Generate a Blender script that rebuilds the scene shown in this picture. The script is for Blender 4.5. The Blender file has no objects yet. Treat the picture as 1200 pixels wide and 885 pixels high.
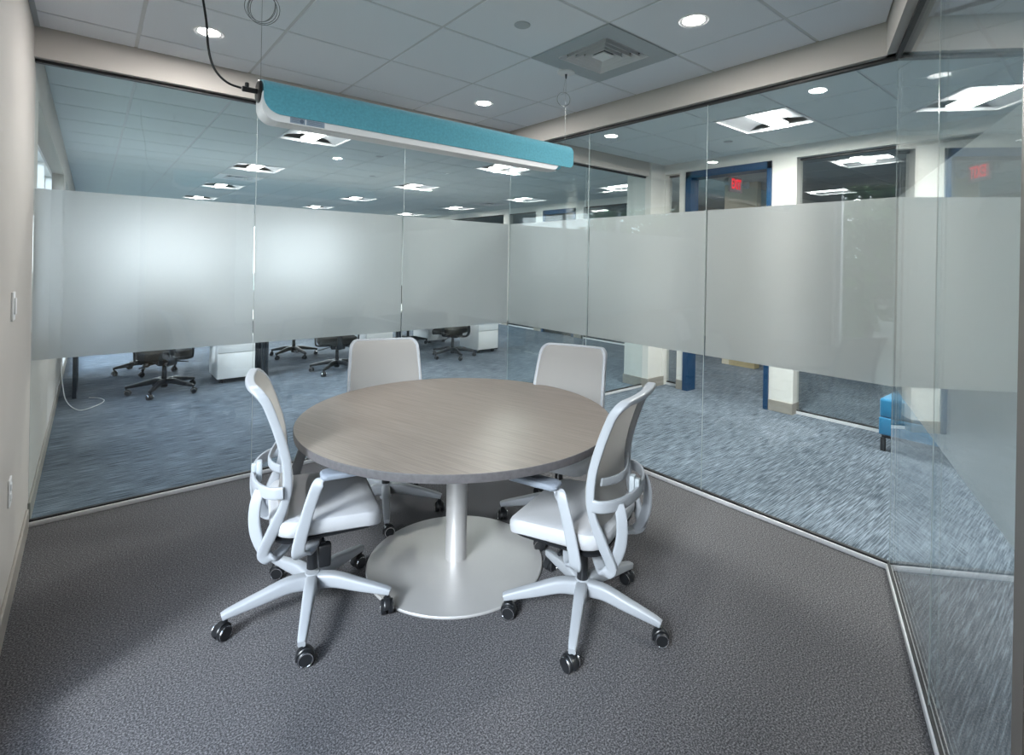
import bpy, bmesh, math, random
from mathutils import Vector, Matrix
random.seed(7)
PI = math.pi
COL = bpy.context.scene.collection

# ------------------------------------------------------------------ helpers
def lin(r, g=None, b=None):
    if g is None: g = b = r
    f = lambda c: (c/255/12.92) if c <= 10.31 else ((c/255+0.055)/1.055)**2.4
    return (f(r), f(g), f(b), 1.0)

def new_mat(name):
    m = bpy.data.materials.new(name); m.use_nodes = True
    nt = m.node_tree; nt.nodes.clear()
    out = nt.nodes.new('ShaderNodeOutputMaterial')
    return m, nt, out

def pbr(name, col, rough=0.5, metal=0.0, noise=0.0, scale=40.0, bump=0.0, bscale=200.0, spec=0.5, sheen=0.0, coat=0.0):
    m, nt, out = new_mat(name)
    p = nt.nodes.new('ShaderNodeBsdfPrincipled')
    p.inputs['Base Color'].default_value = col
    p.inputs['Roughness'].default_value = rough
    p.inputs['Metallic'].default_value = metal
    p.inputs['Specular IOR Level'].default_value = spec
    p.inputs['Sheen Weight'].default_value = sheen
    p.inputs['Coat Weight'].default_value = coat
    nt.links.new(p.outputs[0], out.inputs[0])
    tc = nt.nodes.new('ShaderNodeTexCoord')
    if noise > 0:
        n = nt.nodes.new('ShaderNodeTexNoise'); n.inputs['Scale'].default_value = scale; n.inputs['Detail'].default_value = 4
        nt.links.new(tc.outputs['Object'], n.inputs['Vector'])
        r = nt.nodes.new('ShaderNodeMapRange')
        r.inputs['From Min'].default_value = .3; r.inputs['From Max'].default_value = .7
        r.inputs['To Min'].default_value = 1-noise; r.inputs['To Max'].default_value = 1+noise
        nt.links.new(n.outputs['Fac'], r.inputs['Value'])
        mx = nt.nodes.new('ShaderNodeVectorMath'); mx.operation = 'SCALE'
        mx.inputs[0].default_value = col[:3]
        nt.links.new(r.outputs[0], mx.inputs['Scale'])
        nt.links.new(mx.outputs[0], p.inputs['Base Color'])
    if bump > 0:
        n2 = nt.nodes.new('ShaderNodeTexNoise'); n2.inputs['Scale'].default_value = bscale; n2.inputs['Detail'].default_value = 3
        nt.links.new(tc.outputs['Object'], n2.inputs['Vector'])
        b = nt.nodes.new('ShaderNodeBump'); b.inputs['Strength'].default_value = bump; b.inputs['Distance'].default_value = .002
        nt.links.new(n2.outputs['Fac'], b.inputs['Height']); nt.links.new(b.outputs[0], p.inputs['Normal'])
    return m

def emit(name, col, strength):
    m, nt, out = new_mat(name)
    e = nt.nodes.new('ShaderNodeEmission'); e.inputs[0].default_value = col; e.inputs[1].default_value = strength
    nt.links.new(e.outputs[0], out.inputs[0]); return m

def schlick(nt, f0=.04, mul=.96):
    lw = nt.nodes.new('ShaderNodeLayerWeight'); lw.inputs['Blend'].default_value = .5
    pw = nt.nodes.new('ShaderNodeMath'); pw.operation = 'POWER'; pw.inputs[1].default_value = 5
    nt.links.new(lw.outputs['Facing'], pw.inputs[0])
    ma = nt.nodes.new('ShaderNodeMath'); ma.operation = 'MULTIPLY_ADD'; ma.inputs[1].default_value = mul; ma.inputs[2].default_value = f0
    nt.links.new(pw.outputs[0], ma.inputs[0]); return ma.outputs[0]

def glass_mat(name, tint, f0=.04):
    m, nt, out = new_mat(name)
    t = nt.nodes.new('ShaderNodeBsdfTransparent'); t.inputs[0].default_value = tint
    g = nt.nodes.new('ShaderNodeBsdfGlossy'); g.inputs['Roughness'].default_value = 0.0; g.inputs['Color'].default_value = (1, 1, 1, 1)
    mx = nt.nodes.new('ShaderNodeMixShader')
    nt.links.new(schlick(nt, f0), mx.inputs[0]); nt.links.new(t.outputs[0], mx.inputs[1]); nt.links.new(g.outputs[0], mx.inputs[2])
    nt.links.new(mx.outputs[0], out.inputs[0]); return m

def film_mat(name):
    m, nt, out = new_mat(name)
    rf = nt.nodes.new('ShaderNodeBsdfRefraction'); rf.inputs['IOR'].default_value = 1.4; rf.inputs['Roughness'].default_value = .38
    rf.inputs['Color'].default_value = (.76, .75, .755, 1)
    tr = nt.nodes.new('ShaderNodeBsdfTranslucent'); tr.inputs[0].default_value = (.86, .86, .86, 1)
    df = nt.nodes.new('ShaderNodeBsdfDiffuse'); df.inputs[0].default_value = (.82, .84, .83, 1)
    a = nt.nodes.new('ShaderNodeMixShader'); a.inputs[0].default_value = .5
    nt.links.new(tr.outputs[0], a.inputs[1]); nt.links.new(df.outputs[0], a.inputs[2])
    b = nt.nodes.new('ShaderNodeMixShader')
    lw = nt.nodes.new('ShaderNodeLayerWeight'); lw.inputs['Blend'].default_value = .5
    sq = nt.nodes.new('ShaderNodeMath'); sq.operation = 'POWER'; sq.inputs[1].default_value = 2.0; nt.links.new(lw.outputs['Facing'], sq.inputs[0])
    ma = nt.nodes.new('ShaderNodeMath'); ma.operation = 'MULTIPLY_ADD'; ma.inputs[1].default_value = .8; ma.inputs[2].default_value = .36; ma.use_clamp = True
    nt.links.new(sq.outputs[0], ma.inputs[0]); nt.links.new(ma.outputs[0], b.inputs[0])
    nt.links.new(rf.outputs[0], b.inputs[1]); nt.links.new(a.outputs[0], b.inputs[2])
    nt.links.new(b.outputs[0], out.inputs[0]); return m

def add_box(bm, x0, x1, y0, y1, z0, z1, bev=0.0, seg=2, mi=0):
    t = bmesh.new()
    bmesh.ops.create_cube(t, size=1)
    for v in t.verts:
        v.co = Vector(((x0+x1)/2+v.co.x*(x1-x0), (y0+y1)/2+v.co.y*(y1-y0), (z0+z1)/2+v.co.z*(z1-z0)))
    if bev > 0:
        bmesh.ops.bevel(t, geom=t.edges[:]+t.verts[:], offset=bev, segments=seg, profile=.5, affect='EDGES')
    merge(bm, t, mi)

def merge(bm, t, mi=0, mat=None):
    if mat is not None: bmesh.ops.transform(t, matrix=mat, verts=t.verts)
    for f in t.faces: f.material_index = mi
    me = bpy.data.meshes.new('tmp'); t.to_mesh(me); t.free()
    n0 = len(bm.faces)
    bm.from_mesh(me); bpy.data.meshes.remove(me)

def add_lathe(bm, prof, n=32, mi=0, mat=None, close=True):
    t = bmesh.new(); rings = []
    for r, z in prof:
        rings.append([t.verts.new((r*math.cos(2*PI*k/n), r*math.sin(2*PI*k/n), z)) for k in range(n)])
    for a, b in zip(rings, rings[1:]):
        for k in range(n): t.faces.new((a[k], a[(k+1) % n], b[(k+1) % n], b[k]))
    if close:
        t.faces.new(list(reversed(rings[0]))); t.faces.new(rings[-1])
    bmesh.ops.recalc_face_normals(t, faces=t.faces)
    merge(bm, t, mi, mat)

def along(p0, p1):
    d = (Vector(p1)-Vector(p0)); q = d.to_track_quat('Z', 'Y')
    return Matrix.Translation(Vector(p0)) @ q.to_matrix().to_4x4(), d.length

def add_cyl(bm, p0, p1, r0, r1=None, n=20, mi=0, bev=0):
    r1 = r0 if r1 is None else r1
    m, L = along(p0, p1)
    pr = [(r0, 0), (r1, L)] if not bev else [(r0-bev, 0), (r0, bev), (r1, L-bev), (r1-bev, L)]
    add_lathe(bm, pr, n, mi, m)

def spline(pts, n):
    """Catmull-Rom through tuples of any length"""
    P = [list(p) for p in pts]; P = [P[0]]+P+[P[-1]]; out = []
    for i in range(1, len(P)-2):
        for k in range(n):
            t = k/n; a, b, c, d = P[i-1], P[i], P[i+1], P[i+2]
            out.append([.5*((2*b[j])+(-a[j]+c[j])*t+(2*a[j]-5*b[j]+4*c[j]-d[j])*t*t+(-a[j]+3*b[j]-3*c[j]+d[j])*t**3) for j in range(len(b))])
    out.append(P[-2]); return out

def add_sweep(bm, pts, ref, n=6, prof=8, mi=0, closed=False, power=4.0, smooth=True):
    """pts: (x,y,z,w,t): w = full width along ref, t = full thickness across; ref = vector or function(u)"""
    P = spline(pts, n) if smooth else [list(p) for p in pts]
    t = bmesh.new(); rings = []; N = len(P)
    for i, q in enumerate(P):
        a = Vector(P[max(i-1, 0)][:3]); b = Vector(P[min(i+1, N-1)][:3])
        if closed: a = Vector(P[(i-1) % N][:3]); b = Vector(P[(i+1) % N][:3])
        T = (b-a).normalized(); R = Vector(ref(i/(N-1)) if callable(ref) else ref)
        W = (R-T*R.dot(T)).normalized(); Q = T.cross(W)
        ring = []
        m = prof*4
        for k in range(m):
            an = 2*PI*(k+.5)/m; c, s = math.cos(an), math.sin(an)
            e = 2/power
            x = math.copysign(abs(c)**e, c); y = math.copysign(abs(s)**e, s)
            ring.append(t.verts.new(Vector(q[:3])+W*(x*q[3]/2)+Q*(y*q[4]/2)))
        rings.append(ring)
    m = len(rings[0])
    pairs = list(zip(rings, rings[1:]))
    if closed: pairs.append((rings[-1], rings[0]))
    for a, b in pairs:
        for k in range(m): t.faces.new((a[k], a[(k+1) % m], b[(k+1) % m], b[k]))
    if not closed:
        t.faces.new(list(reversed(rings[0]))); t.faces.new(rings[-1])
    bmesh.ops.recalc_face_normals(t, faces=t.faces)
    merge(bm, t, mi)

def add_tube(bm, pts, r, n=8, ns=6, mi=0, closed=False):
    add_sweep(bm, [(p[0], p[1], p[2], 2*r, 2*r) for p in pts], (0.13, .31, .94), n=ns, prof=max(2, n//4), mi=mi, closed=closed, power=2.0)

def rrect(w, h, r, n=5, cx=0, cy=0):
    """rounded rectangle outline, r may be 4 radii (NE, NW, SW, SE)"""
    rs = r if isinstance(r, (tuple, list)) else (r,)*4
    out = []
    for (sx, sy, a0), rr in zip(((1, 1, 0), (-1, 1, 90), (-1, -1, 180), (1, -1, 270)), rs):
        for k in range(n+1):
            a = math.radians(a0+90*k/n)
            out.append((cx+sx*(w/2-rr)+rr*math.cos(a), cy+sy*(h/2-rr)+rr*math.sin(a)))
    return out

def add_loft(bm, rings, mi=0, caps=True):
    t = bmesh.new(); R = [[t.verts.new(p) for p in ring] for ring in rings]; m = len(R[0])
    for a, b in zip(R, R[1:]):
        for k in range(m): t.faces.new((a[k], a[(k+1) % m], b[(k+1) % m], b[k]))
    if caps: t.faces.new(list(reversed(R[0]))); t.faces.new(R[-1])
    bmesh.ops.recalc_face_normals(t, faces=t.faces)
    merge(bm, t, mi)

def obj(name, bm, mats, parent=None, smooth=True, angle=35, loc=None, rz=0):
    me = bpy.data.meshes.new(name)
    bmesh.ops.recalc_face_normals(bm, faces=bm.faces)
    if smooth:
        lim = math.radians(angle)
        for f in bm.faces: f.smooth = True
        for e in bm.edges:
            if len(e.link_faces) == 2 and e.calc_face_angle(0) > lim: e.smooth = False
    bm.to_mesh(me); bm.free()
    o = bpy.data.objects.new(name, me); COL.objects.link(o)
    for m in (mats if isinstance(mats, (list, tuple)) else [mats]): me.materials.append(m)
    if parent: o.parent = parent
    if loc: o.location = loc
    o.rotation_euler.z = rz
    return o

def tag(o, label=None, cat=None, group=None, kind=None):
    if label: o['label'] = label
    if cat: o['category'] = cat
    if group: o['group'] = group
    if kind: o['kind'] = kind
    return o

def empty(name, loc, rz=0):
    o = bpy.data.objects.new(name, None); COL.objects.link(o); o.location = loc; o.rotation_euler.z = rz
    o.empty_display_size = .1
    return o

def kids(o): return [c for c in bpy.data.objects if c.parent == o]
def dup(root, loc=None, rz=None, label=None, parent=None):
    c = root.copy(); COL.objects.link(c); c.parent = parent
    if loc is not None: c.location = loc
    if rz is not None: c.rotation_euler.z = rz
    if label: c['label'] = label
    for k in kids(root): dup(k, parent=c)
    return c

def struct(name, bm, mats, parent=None, smooth=False):
    o = obj(name, bm, mats, parent, smooth)
    if not parent: o['kind'] = 'structure'
    return o
B = bmesh.new

# ------------------------------------------------------------------ materials
M = {}
M['paint'] = pbr('warm_grey_paint', (.52, .49, .46, 1), .75, noise=.02, scale=3, bump=.15, bscale=350)
M['paint_light'] = pbr('light_paint', (.72, .71, .68, 1), .75, bump=.1, bscale=350)
M['paint_white'] = pbr('white_paint', (.74, .74, .72, 1), .7, bump=.1, bscale=350)
M['baseboard'] = pbr('taupe_baseboard', (.30, .28, .25, 1), .55, noise=.03, scale=20)
M['tile'] = pbr('mineral_fibre_tile', (.80, .83, .88, 1), .9, noise=.035, scale=220, bump=.35, bscale=500)
M['tile2'] = pbr('office_ceiling_tile', (.66, .72, .73, 1), .9, noise=.035, scale=220, bump=.35, bscale=500)
M['grid'] = pbr('ceiling_grid_metal', (.60, .62, .64, 1), .5)
M['black'] = pbr('black_gasket', (.012, .012, .014, 1), .5)
M['alu'] = pbr('white_channel', (.75, .76, .78, 1), .35, .2)
M['glass'] = glass_mat('clear_glass', (.915, .955, .962, 1))
M['clear'] = glass_mat('window_glass', (.94, .96, .96, 1))
M['film'] = film_mat('frosted_film')
M['joint'] = pbr('silicone_joint', (.55, .60, .60, 1), .25, coat=.5)
M['plastic'] = pbr('light_grey_plastic', (.33, .35, .38, 1), .38, noise=.01, scale=30)
M['mesh_fab'] = pbr('white_back_mesh', (.42, .41, .40, 1), .85, noise=.04, scale=700, bump=.4, bscale=900, sheen=.2)
M['seat_fab'] = pbr('pale_grey_seat', (.43, .44, .465, 1), .7, noise=.03, scale=500, bump=.3, bscale=800, sheen=.2)
M['pad'] = pbr('grey_arm_pad', (.22, .25, .30, 1), .45)
M['silver'] = pbr('silver_paint', (.60, .59, .585, 1), .42, .55, noise=.015, scale=6)
M['blackp'] = pbr('black_plastic', (.012, .013, .015, 1), .3)
M['blackfab'] = pbr('black_fabric', (.012, .012, .011, 1), .85, bump=.3)
M['chrome'] = pbr('chrome_rim', (.75, .75, .77, 1), .15, 1.0)
M['darkmetal'] = pbr('dark_blue_leg', (.025, .035, .05, 1), .4)
M['white_lam'] = pbr('white_laminate', (.78, .79, .80, 1), .4)
M['felt'] = pbr('turquoise_felt', (.10, .36, .46, 1), .95, noise=.10, scale=90, bump=.5, bscale=400, sheen=.3)
M['lampwhite'] = pbr('white_housing', (.80, .80, .82, 1), .4)
M['labelblue'] = pbr('grey_blue_sticker', (.26, .33, .42, 1), .5)
M['labelink'] = pbr('sticker_ink', (.10, .13, .19, 1), .5)
M['blueframe'] = pbr('navy_blue_frame', (.007, .045, .115, 1), .4)
M['ottoman'] = pbr('azure_upholstery', (.002, .165, .34, 1), .7, noise=.05, scale=15, bump=.3, sheen=.3)
M['wire'] = pbr('steel_wire', (.22, .24, .25, 1), .35, .6)
M['grille'] = pbr('diffuser_enamel', (.40, .44, .47, 1), .45)
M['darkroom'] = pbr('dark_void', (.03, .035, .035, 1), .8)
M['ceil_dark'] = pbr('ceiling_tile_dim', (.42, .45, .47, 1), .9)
M['white_lens'] = emit('troffer_lens', (1, .97, .92, 1), 7.0)
M['lens_soft'] = emit('troffer_side', (1, .97, .92, 1), 2.2)
M['dl'] = emit('downlight_lens', (1, .97, .93, 1), 40)
M['dlo'] = emit('downlight_lens_office', (1, .98, .94, 1), 7)
M['exit_red'] = emit('exit_letters', (1, .03, .05, 1), .7)
M['exit_white'] = pbr('exit_panel', (.55, .42, .42, 1), .4)
M['bark'] = pbr('bark', (.10, .075, .05, 1), .9, noise=.2)
M['leaf'] = pbr('leaf', (.10, .20, .045, 1), .6, noise=.3, scale=5)
M['ground'] = pbr('outdoor_paving', (.16, .17, .13, 1), .9, noise=.2, scale=2)

def translucent_fabric(mat, amount, col):
    nt = mat.node_tree; out = [n for n in nt.nodes if n.type == 'OUTPUT_MATERIAL'][0]; src = out.inputs[0].links[0].from_socket
    t = nt.nodes.new('ShaderNodeBsdfTranslucent'); t.inputs[0].default_value = col
    m = nt.nodes.new('ShaderNodeMixShader'); m.inputs[0].default_value = amount
    nt.links.new(src, m.inputs[1]); nt.links.new(t.outputs[0], m.inputs[2]); nt.links.new(m.outputs[0], out.inputs[0])
translucent_fabric(M['mesh_fab'], .5, (.85, .83, .80, 1))
def carpet_inner():
    m, nt, out = new_mat('charcoal_speckled_carpet')
    p = nt.nodes.new('ShaderNodeBsdfPrincipled'); p.inputs['Roughness'].default_value = .97; p.inputs['Specular IOR Level'].default_value = .15
    p.inputs['Sheen Weight'].default_value = .12
    tc = nt.nodes.new('ShaderNodeTexCoord')
    n = nt.nodes.new('ShaderNodeTexNoise'); n.inputs['Scale'].default_value = 170; n.inputs['Detail'].default_value = 2; n.inputs['Roughness'].default_value = .7
    nt.links.new(tc.outputs['Object'], n.inputs['Vector'])
    cr = nt.nodes.new('ShaderNodeValToRGB'); e = cr.color_ramp.elements
    e[0].position = .36; e[0].color = (.022, .022, .025, 1); e[1].position = .66; e[1].color = (.19, .185, .195, 1)
    k = cr.color_ramp.elements.new(.5); k.color = (.072, .070, .076, 1)
    nt.links.new(n.outputs['Fac'], cr.inputs[0]); nt.links.new(cr.outputs[0], p.inputs['Base Color'])
    b = nt.nodes.new('ShaderNodeBump'); b.inputs['Strength'].default_value = .6; b.inputs['Distance'].default_value = .004
    nt.links.new(n.outputs['Fac'], b.inputs['Height']); nt.links.new(b.outputs[0], p.inputs['Normal'])
    nt.links.new(p.outputs[0], out.inputs[0]); return m
def carpet_office():
    m, nt, out = new_mat('blue_grey_streaked_carpet')
    p = nt.nodes.new('ShaderNodeBsdfPrincipled'); p.inputs['Roughness'].default_value = .85; p.inputs['Specular IOR Level'].default_value = .25
    tc = nt.nodes.new('ShaderNodeTexCoord')
    mp = nt.nodes.new('ShaderNodeMapping'); mp.inputs['Scale'].default_value = (6, 125, 1)
    nt.links.new(tc.outputs['Object'], mp.inputs['Vector'])
    n = nt.nodes.new('ShaderNodeTexNoise'); n.inputs['Scale'].default_value = 1; n.inputs['Detail'].default_value = 3; n.inputs['Roughness'].default_value = .6
    nt.links.new(mp.outputs[0], n.inputs['Vector'])
    n2 = nt.nodes.new('ShaderNodeTexNoise'); n2.inputs['Scale'].default_value = .7; n2.inputs['Detail'].default_value = 2
    nt.links.new(tc.outputs['Object'], n2.inputs['Vector'])
    ad = nt.nodes.new('ShaderNodeMath'); ad.operation = 'MULTIPLY_ADD'; ad.inputs[1].default_value = .25
    nt.links.new(n2.outputs['Fac'], ad.inputs[0]); nt.links.new(n.outputs['Fac'], ad.inputs[2])
    cr = nt.nodes.new('ShaderNodeValToRGB'); e = cr.color_ramp.elements
    e[0].position = .47; e[0].color = (.030, .045, .062, 1); e[1].position = .80; e[1].color = (.25, .295, .355, 1)
    k = cr.color_ramp.elements.new(.62); k.color = (.105, .130, .163, 1)
    nt.links.new(ad.outputs[0], cr.inputs[0]); nt.links.new(cr.outputs[0], p.inputs['Base Color'])
    b = nt.nodes.new('ShaderNodeBump'); b.inputs['Strength'].default_value = .4; b.inputs['Distance'].default_value = .003
    nt.links.new(n.outputs['Fac'], b.inputs['Height']); nt.links.new(b.outputs[0], p.inputs['Normal'])
    nt.links.new(p.outputs[0], out.inputs[0]); return m
def wood_top():
    m, nt, out = new_mat('grey_brown_woodgrain_laminate')
    p = nt.nodes.new('ShaderNodeBsdfPrincipled'); p.inputs['Roughness'].default_value = .36; p.inputs['Specular IOR Level'].default_value = .5
    tc = nt.nodes.new('ShaderNodeTexCoord')
    mp = nt.nodes.new('ShaderNodeMapping'); mp.inputs['Scale'].default_value = (170, 4, 1)
    m0 = nt.nodes.new('ShaderNodeMapping'); m0.inputs['Rotation'].default_value = (0, 0, math.radians(-17))
    nt.links.new(tc.outputs['Object'], m0.inputs['Vector']); nt.links.new(m0.outputs[0], mp.inputs['Vector'])
    n = nt.nodes.new('ShaderNodeTexNoise'); n.inputs['Scale'].default_value = 1; n.inputs['Detail'].default_value = 5; n.inputs['Roughness'].default_value = .6
    nt.links.new(mp.outputs[0], n.inputs['Vector'])
    cr = nt.nodes.new('ShaderNodeValToRGB'); e = cr.color_ramp.elements
    e[0].position = .25; e[0].color = (.105, .086, .072, 1); e[1].position = .78; e[1].color = (.215, .182, .155, 1)
    nt.links.new(n.outputs['Fac'], cr.inputs[0]); nt.links.new(cr.outputs[0], p.inputs['Base Color'])
    b = nt.nodes.new('ShaderNodeBump'); b.inputs['Strength'].default_value = .12; b.inputs['Distance'].default_value = .001
    nt.links.new(n.outputs['Fac'], b.inputs['Height']); nt.links.new(b.outputs[0], p.inputs['Normal'])
    nt.links.new(p.outputs[0], out.inputs[0]); return m
M['carpet'] = carpet_inner(); M['carpet2'] = carpet_office(); M['wood'] = wood_top()
M['edge'] = pbr('dark_edge_band', (.10, .095, .10, 1), .45, noise=.15, scale=60)

# ------------------------------------------------------------------ dimensions (metres)
ZC = 2.723; ZH = 2.546; FT = 1.855; FB = .908
XD = -3.335; YB = -3.09
U = Vector((-.9321, -.3622, 0)); NC = Vector((-.3622, .9321, 0))       # direction of glass wall C and its inward normal
C0 = Vector((0, YB, 0))
def cpt(s, off=0, z=0): v = C0+U*s+NC*off; return (v.x, v.y, z)
SC_END = 1.745                                                         # glass ends here, then the door frame
S_D = 3.335/.9321                                                      # where wall C meets the left wall

# ------------------------------------------------------------------ floors
def poly_prism(bm, pts, z0, z1, mi=0):
    add_loft(bm, [[(x, y, z0) for x, y in pts], [(x, y, z1) for x, y in pts]], mi)
bm = B(); cD = cpt(S_D)
poly_prism(bm, [(0, 0), (XD, 0), (XD, cD[1]), (0, YB)], -.06, 0)
struct('floor', bm, M['carpet'])
bm = B()
XL = XD
add_box(bm, XL, 8.2, 0, 12.2, -.06, 0)
add_box(bm, 0, 8.2, -9, 0, -.06, 0)
poly_prism(bm, [(0, YB), cpt(S_D)[:2], (XD, -9), (0, -9)], -.06, 0)
struct('floor_office', bm, M['carpet2'])

# ------------------------------------------------------------------ ceilings
T = .6096
def clip_poly(poly, half):            # keep points with a.x+b.y<=c
    a, b, c = half; out = []
    for i in range(len(poly)):
        p, q = poly[i], poly[(i+1) % len(poly)]
        dp = a*p[0]+b*p[1]-c; dq = a*q[0]+b*q[1]-c
        if dp <= 0: out.append(p)
        if dp*dq < 0:
            t = dp/(dp-dq); out.append((p[0]+t*(q[0]-p[0]), p[1]+t*(q[1]-p[1])))
    return out
def tiled_ceiling(name, x0, x1, y0, y1, ox, oy, mat, skip=(), halves=(), gap=.0085):
    bm = B()
    i0 = math.floor((x0-ox)/T); j0 = math.floor((y0-oy)/T)
    for i in range(i0, math.ceil((x1-ox)/T)):
        for j in range(j0, math.ceil((y1-oy)/T)):
            ax, bx = ox+i*T+gap, ox+(i+1)*T-gap; ay, by = oy+j*T+gap, oy+(j+1)*T-gap
            cx, cy = (ax+bx)/2, (ay+by)/2
            if any(abs(cx-sx) < .3 and abs(cy-sy) < .3 for sx, sy in skip): continue
            ax, bx, ay, by = max(ax, x0), min(bx, x1), max(ay, y0), min(by, y1)
            if bx-ax < .02 or by-ay < .02: continue
            poly = [(ax, ay), (bx, ay), (bx, by), (ax, by)]
            for h in halves: poly = clip_poly(poly, h)
            if len(poly) < 3: continue
            c = Vector((sum(p[0] for p in poly)/len(poly), sum(p[1] for p in poly)/len(poly)))
            lo = [(c.x+(p[0]-c.x)*.993, c.y+(p[1]-c.y)*.993, ZC) for p in poly]
            add_loft(bm, [[(p[0], p[1], ZC+.02) for p in poly], [(p[0], p[1], ZC+.002) for p in poly], lo])
    o = struct(name, bm, mat)
    g = B()
    P = [(x0, y0), (x1, y0), (x1, y1), (x0, y1)]
    for h in halves: P = clip_poly(P, h)
    cells = [(P, None)]
    holes = sorted(skip)
    def cut(poly, hs):
        if not hs:
            if len(poly) > 2: poly_prism(g, poly, ZC+.0045, ZC+.022)
            return
        (sx, sy), rest = hs[0], hs[1:]; h = T/2-.006
        a = clip_poly(poly, (1, 0, sx-h)); b_ = clip_poly(poly, (-1, 0, -(sx+h)))
        m = clip_poly(clip_poly(poly, (-1, 0, -(sx-h))), (1, 0, sx+h))
        for q in (a, b_, clip_poly(m, (0, 1, sy-h)), clip_poly(m, (0, -1, -(sy+h)))):
            if len(q) > 2: cut(q, rest)
    cut(P, holes)
    go = obj('ceiling_grid', g, M['grid'], o, False)
    return o
hC = (-NC.x, -NC.y, -(NC.x*C0.x+NC.y*C0.y)-.06)        # inside of wall C
DIFF = (-2.2869+2.5*T, -2.1254+.5*T)
tiled_ceiling('ceiling', XD, -.06, cD[1], -.06, -2.2869, -2.1254, M['tile'], skip=[DIFF], halves=[hC])
TO = [(-1.335+2.438*i, 1.485+2.438*j) for i in range(3) for j in range(4)]
VENT = [(-1.335+.0, 5.142), (3.541, 5.142)]
tiled_ceiling('ceiling_office', XL, 8.2, .06, 12.2, -1.335-T/2, 1.485-T/2, M['tile2'], skip=TO+VENT)
TR = [(1.295, -1.82), (1.295, -4.26), (-.5, -6.1)]  # last two are out of view, added to brighten corridor and frosted glass
tiled_ceiling('ceiling_corridor', .06, 2.38, -9, -.06, .99, -2.1254, M['tile2'], skip=TR[:2])
T3 = [(3.75, -1.85), (6.19, -.63), (6.19, -4.29)]
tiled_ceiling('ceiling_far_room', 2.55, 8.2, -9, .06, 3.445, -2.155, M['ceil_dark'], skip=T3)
bm = B(); hx, hy, hh = -.5, -6.1, T/2+.002
for P_ in ([(0, YB-.05), cpt(S_D, -.06)[:2], (XD, hy+hh), (0, hy+hh)], [(XD, hy-hh), (XD, -9), (0, -9), (0, hy-hh)], [(XD, hy-hh), (hx-hh, hy-hh), (hx-hh, hy+hh), (XD, hy+hh)], [(hx+hh, hy-hh), (0, hy-hh), (0, hy+hh), (hx+hh, hy+hh)]): poly_prism(bm, P_, ZC, ZC+.03)
struct('ceiling_lobby', bm, M['tile'])
bm = B(); add_box(bm, XL-.3, 8.3, -9.1, 12.3, ZC+.25, ZC+.30)
struct('ceiling_slab', bm, M['paint'])

# ------------------------------------------------------------------ left wall (D): solid with window openings
def wall_y(name, x0, x1, y0, y1, openings, mat, ztop=ZC+.25):
    """wall lying along y, openings (ya,yb,za,zb)"""
    bm = B(); ys = y0
    for (ya, yb, za, zb) in sorted(openings):
        add_box(bm, x0, x1, ys, ya, 0, ztop)
        if za > 0: add_box(bm, x0, x1, ya, yb, 0, za)
        add_box(bm, x0, x1, ya, yb, zb, ztop)
        ys = yb
    add_box(bm, x0, x1, ys, y1, 0, ztop)
    return struct(name, bm, mat)
def wall_x(name, y0, y1, x0, x1, openings, mat, ztop=ZC+.25):
    bm = B(); xs = x0
    for (xa, xb, za, zb) in sorted(openings):
        add_box(bm, xs, xa, y0, y1, 0, ztop)
        if za > 0: add_box(bm, xa, xb, y0, y1, 0, za)
        add_box(bm, xa, xb, y0, y1, zb, ztop)
        xs = xb
    add_box(bm, xs, x1, y0, y1, 0, ztop)
    return struct(name, bm, mat)
WIN_D = [(-3.75, -1.66, .10, 2.46), (.30, 4.0, .95, 2.40), (4.6, 7.8, .08, 2.40), (8.4, 11.6, .08, 2.40)]
wall_y('wall_left', XD-.16, XD, -9, 12.2, WIN_D, M['paint'])
wn = 0
def window_frame_y(x, ya, yb, za, zb, mull, mat, name):
    bm = B(); w = .045
    for a, b, c, d in ((ya, yb, za, za+w), (ya, yb, zb-w, zb)): add_box(bm, x-.03, x+.03, a, b, c, d)
    n = mull+1
    for k in range(n+1):
        y = ya+(yb-ya)*k/n
        y0, y1 = (y, y+w) if k == 0 else (y-w, y) if k == n else (y-w/2, y+w/2)
        add_box(bm, x-.03, x+.03, y0, y1, za+w, zb-w)
    o = struct(name, bm, mat)
    g = B(); add_box(g, x-.004, x+.004, ya+.02, yb-.02, za+.02, zb-.02)
    obj('pane', g, M['clear'], o, False)
    return o
for k, (a, b, c, d) in enumerate(WIN_D):
    window_frame_y(XD-.13, a, b, c, d, [1, 2, 2, 2][k], M['alu'], 'window_%d' % (20+k))
bm = B(); add_box(bm, XD, XD+.012, cD[1]+.01, -.045, 0, .112, .003)
struct('baseboard_left', bm, M['baseboard'])
bm = B(); add_box(bm, XD, XD+.012, .045, 12.1, 0, .112, .003)
struct('baseboard_left_office', bm, M['baseboard'])
# wall angle where ceiling meets left wall
bm = B(); add_box(bm, XD, XD+.022, cD[1]+.03, -.06, ZC-.004, ZC+.004)
struct('trim_1', bm, M['grille'])

# ------------------------------------------------------------------ bulkhead headers + channels + glass panes
bm = B(); add_box(bm, XD, 0.06, -.055, .06, ZH+.012, ZC+.1)
struct('wall_front_header', bm, M['paint'])
bm = B(); add_box(bm, -.055, .06, YB-.04, -.055, ZH+.012, ZC+.1)
struct('wall_right_header', bm, M['paint'])
bm = B(); poly_prism(bm, [cpt(0.0, .055)[:2], cpt(S_D-.02, .055)[:2], cpt(S_D+.03, -.06)[:2], cpt(-.02, -.06)[:2]], ZH+.012, ZC+.1)
struct('wall_back_header', bm, M['paint'])
bm = B(); add_box(bm, .06, 2.10, -.055, .06, ZH+.012, ZC+.1)
struct('wall_corridor_header', bm, M['paint'])

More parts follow.
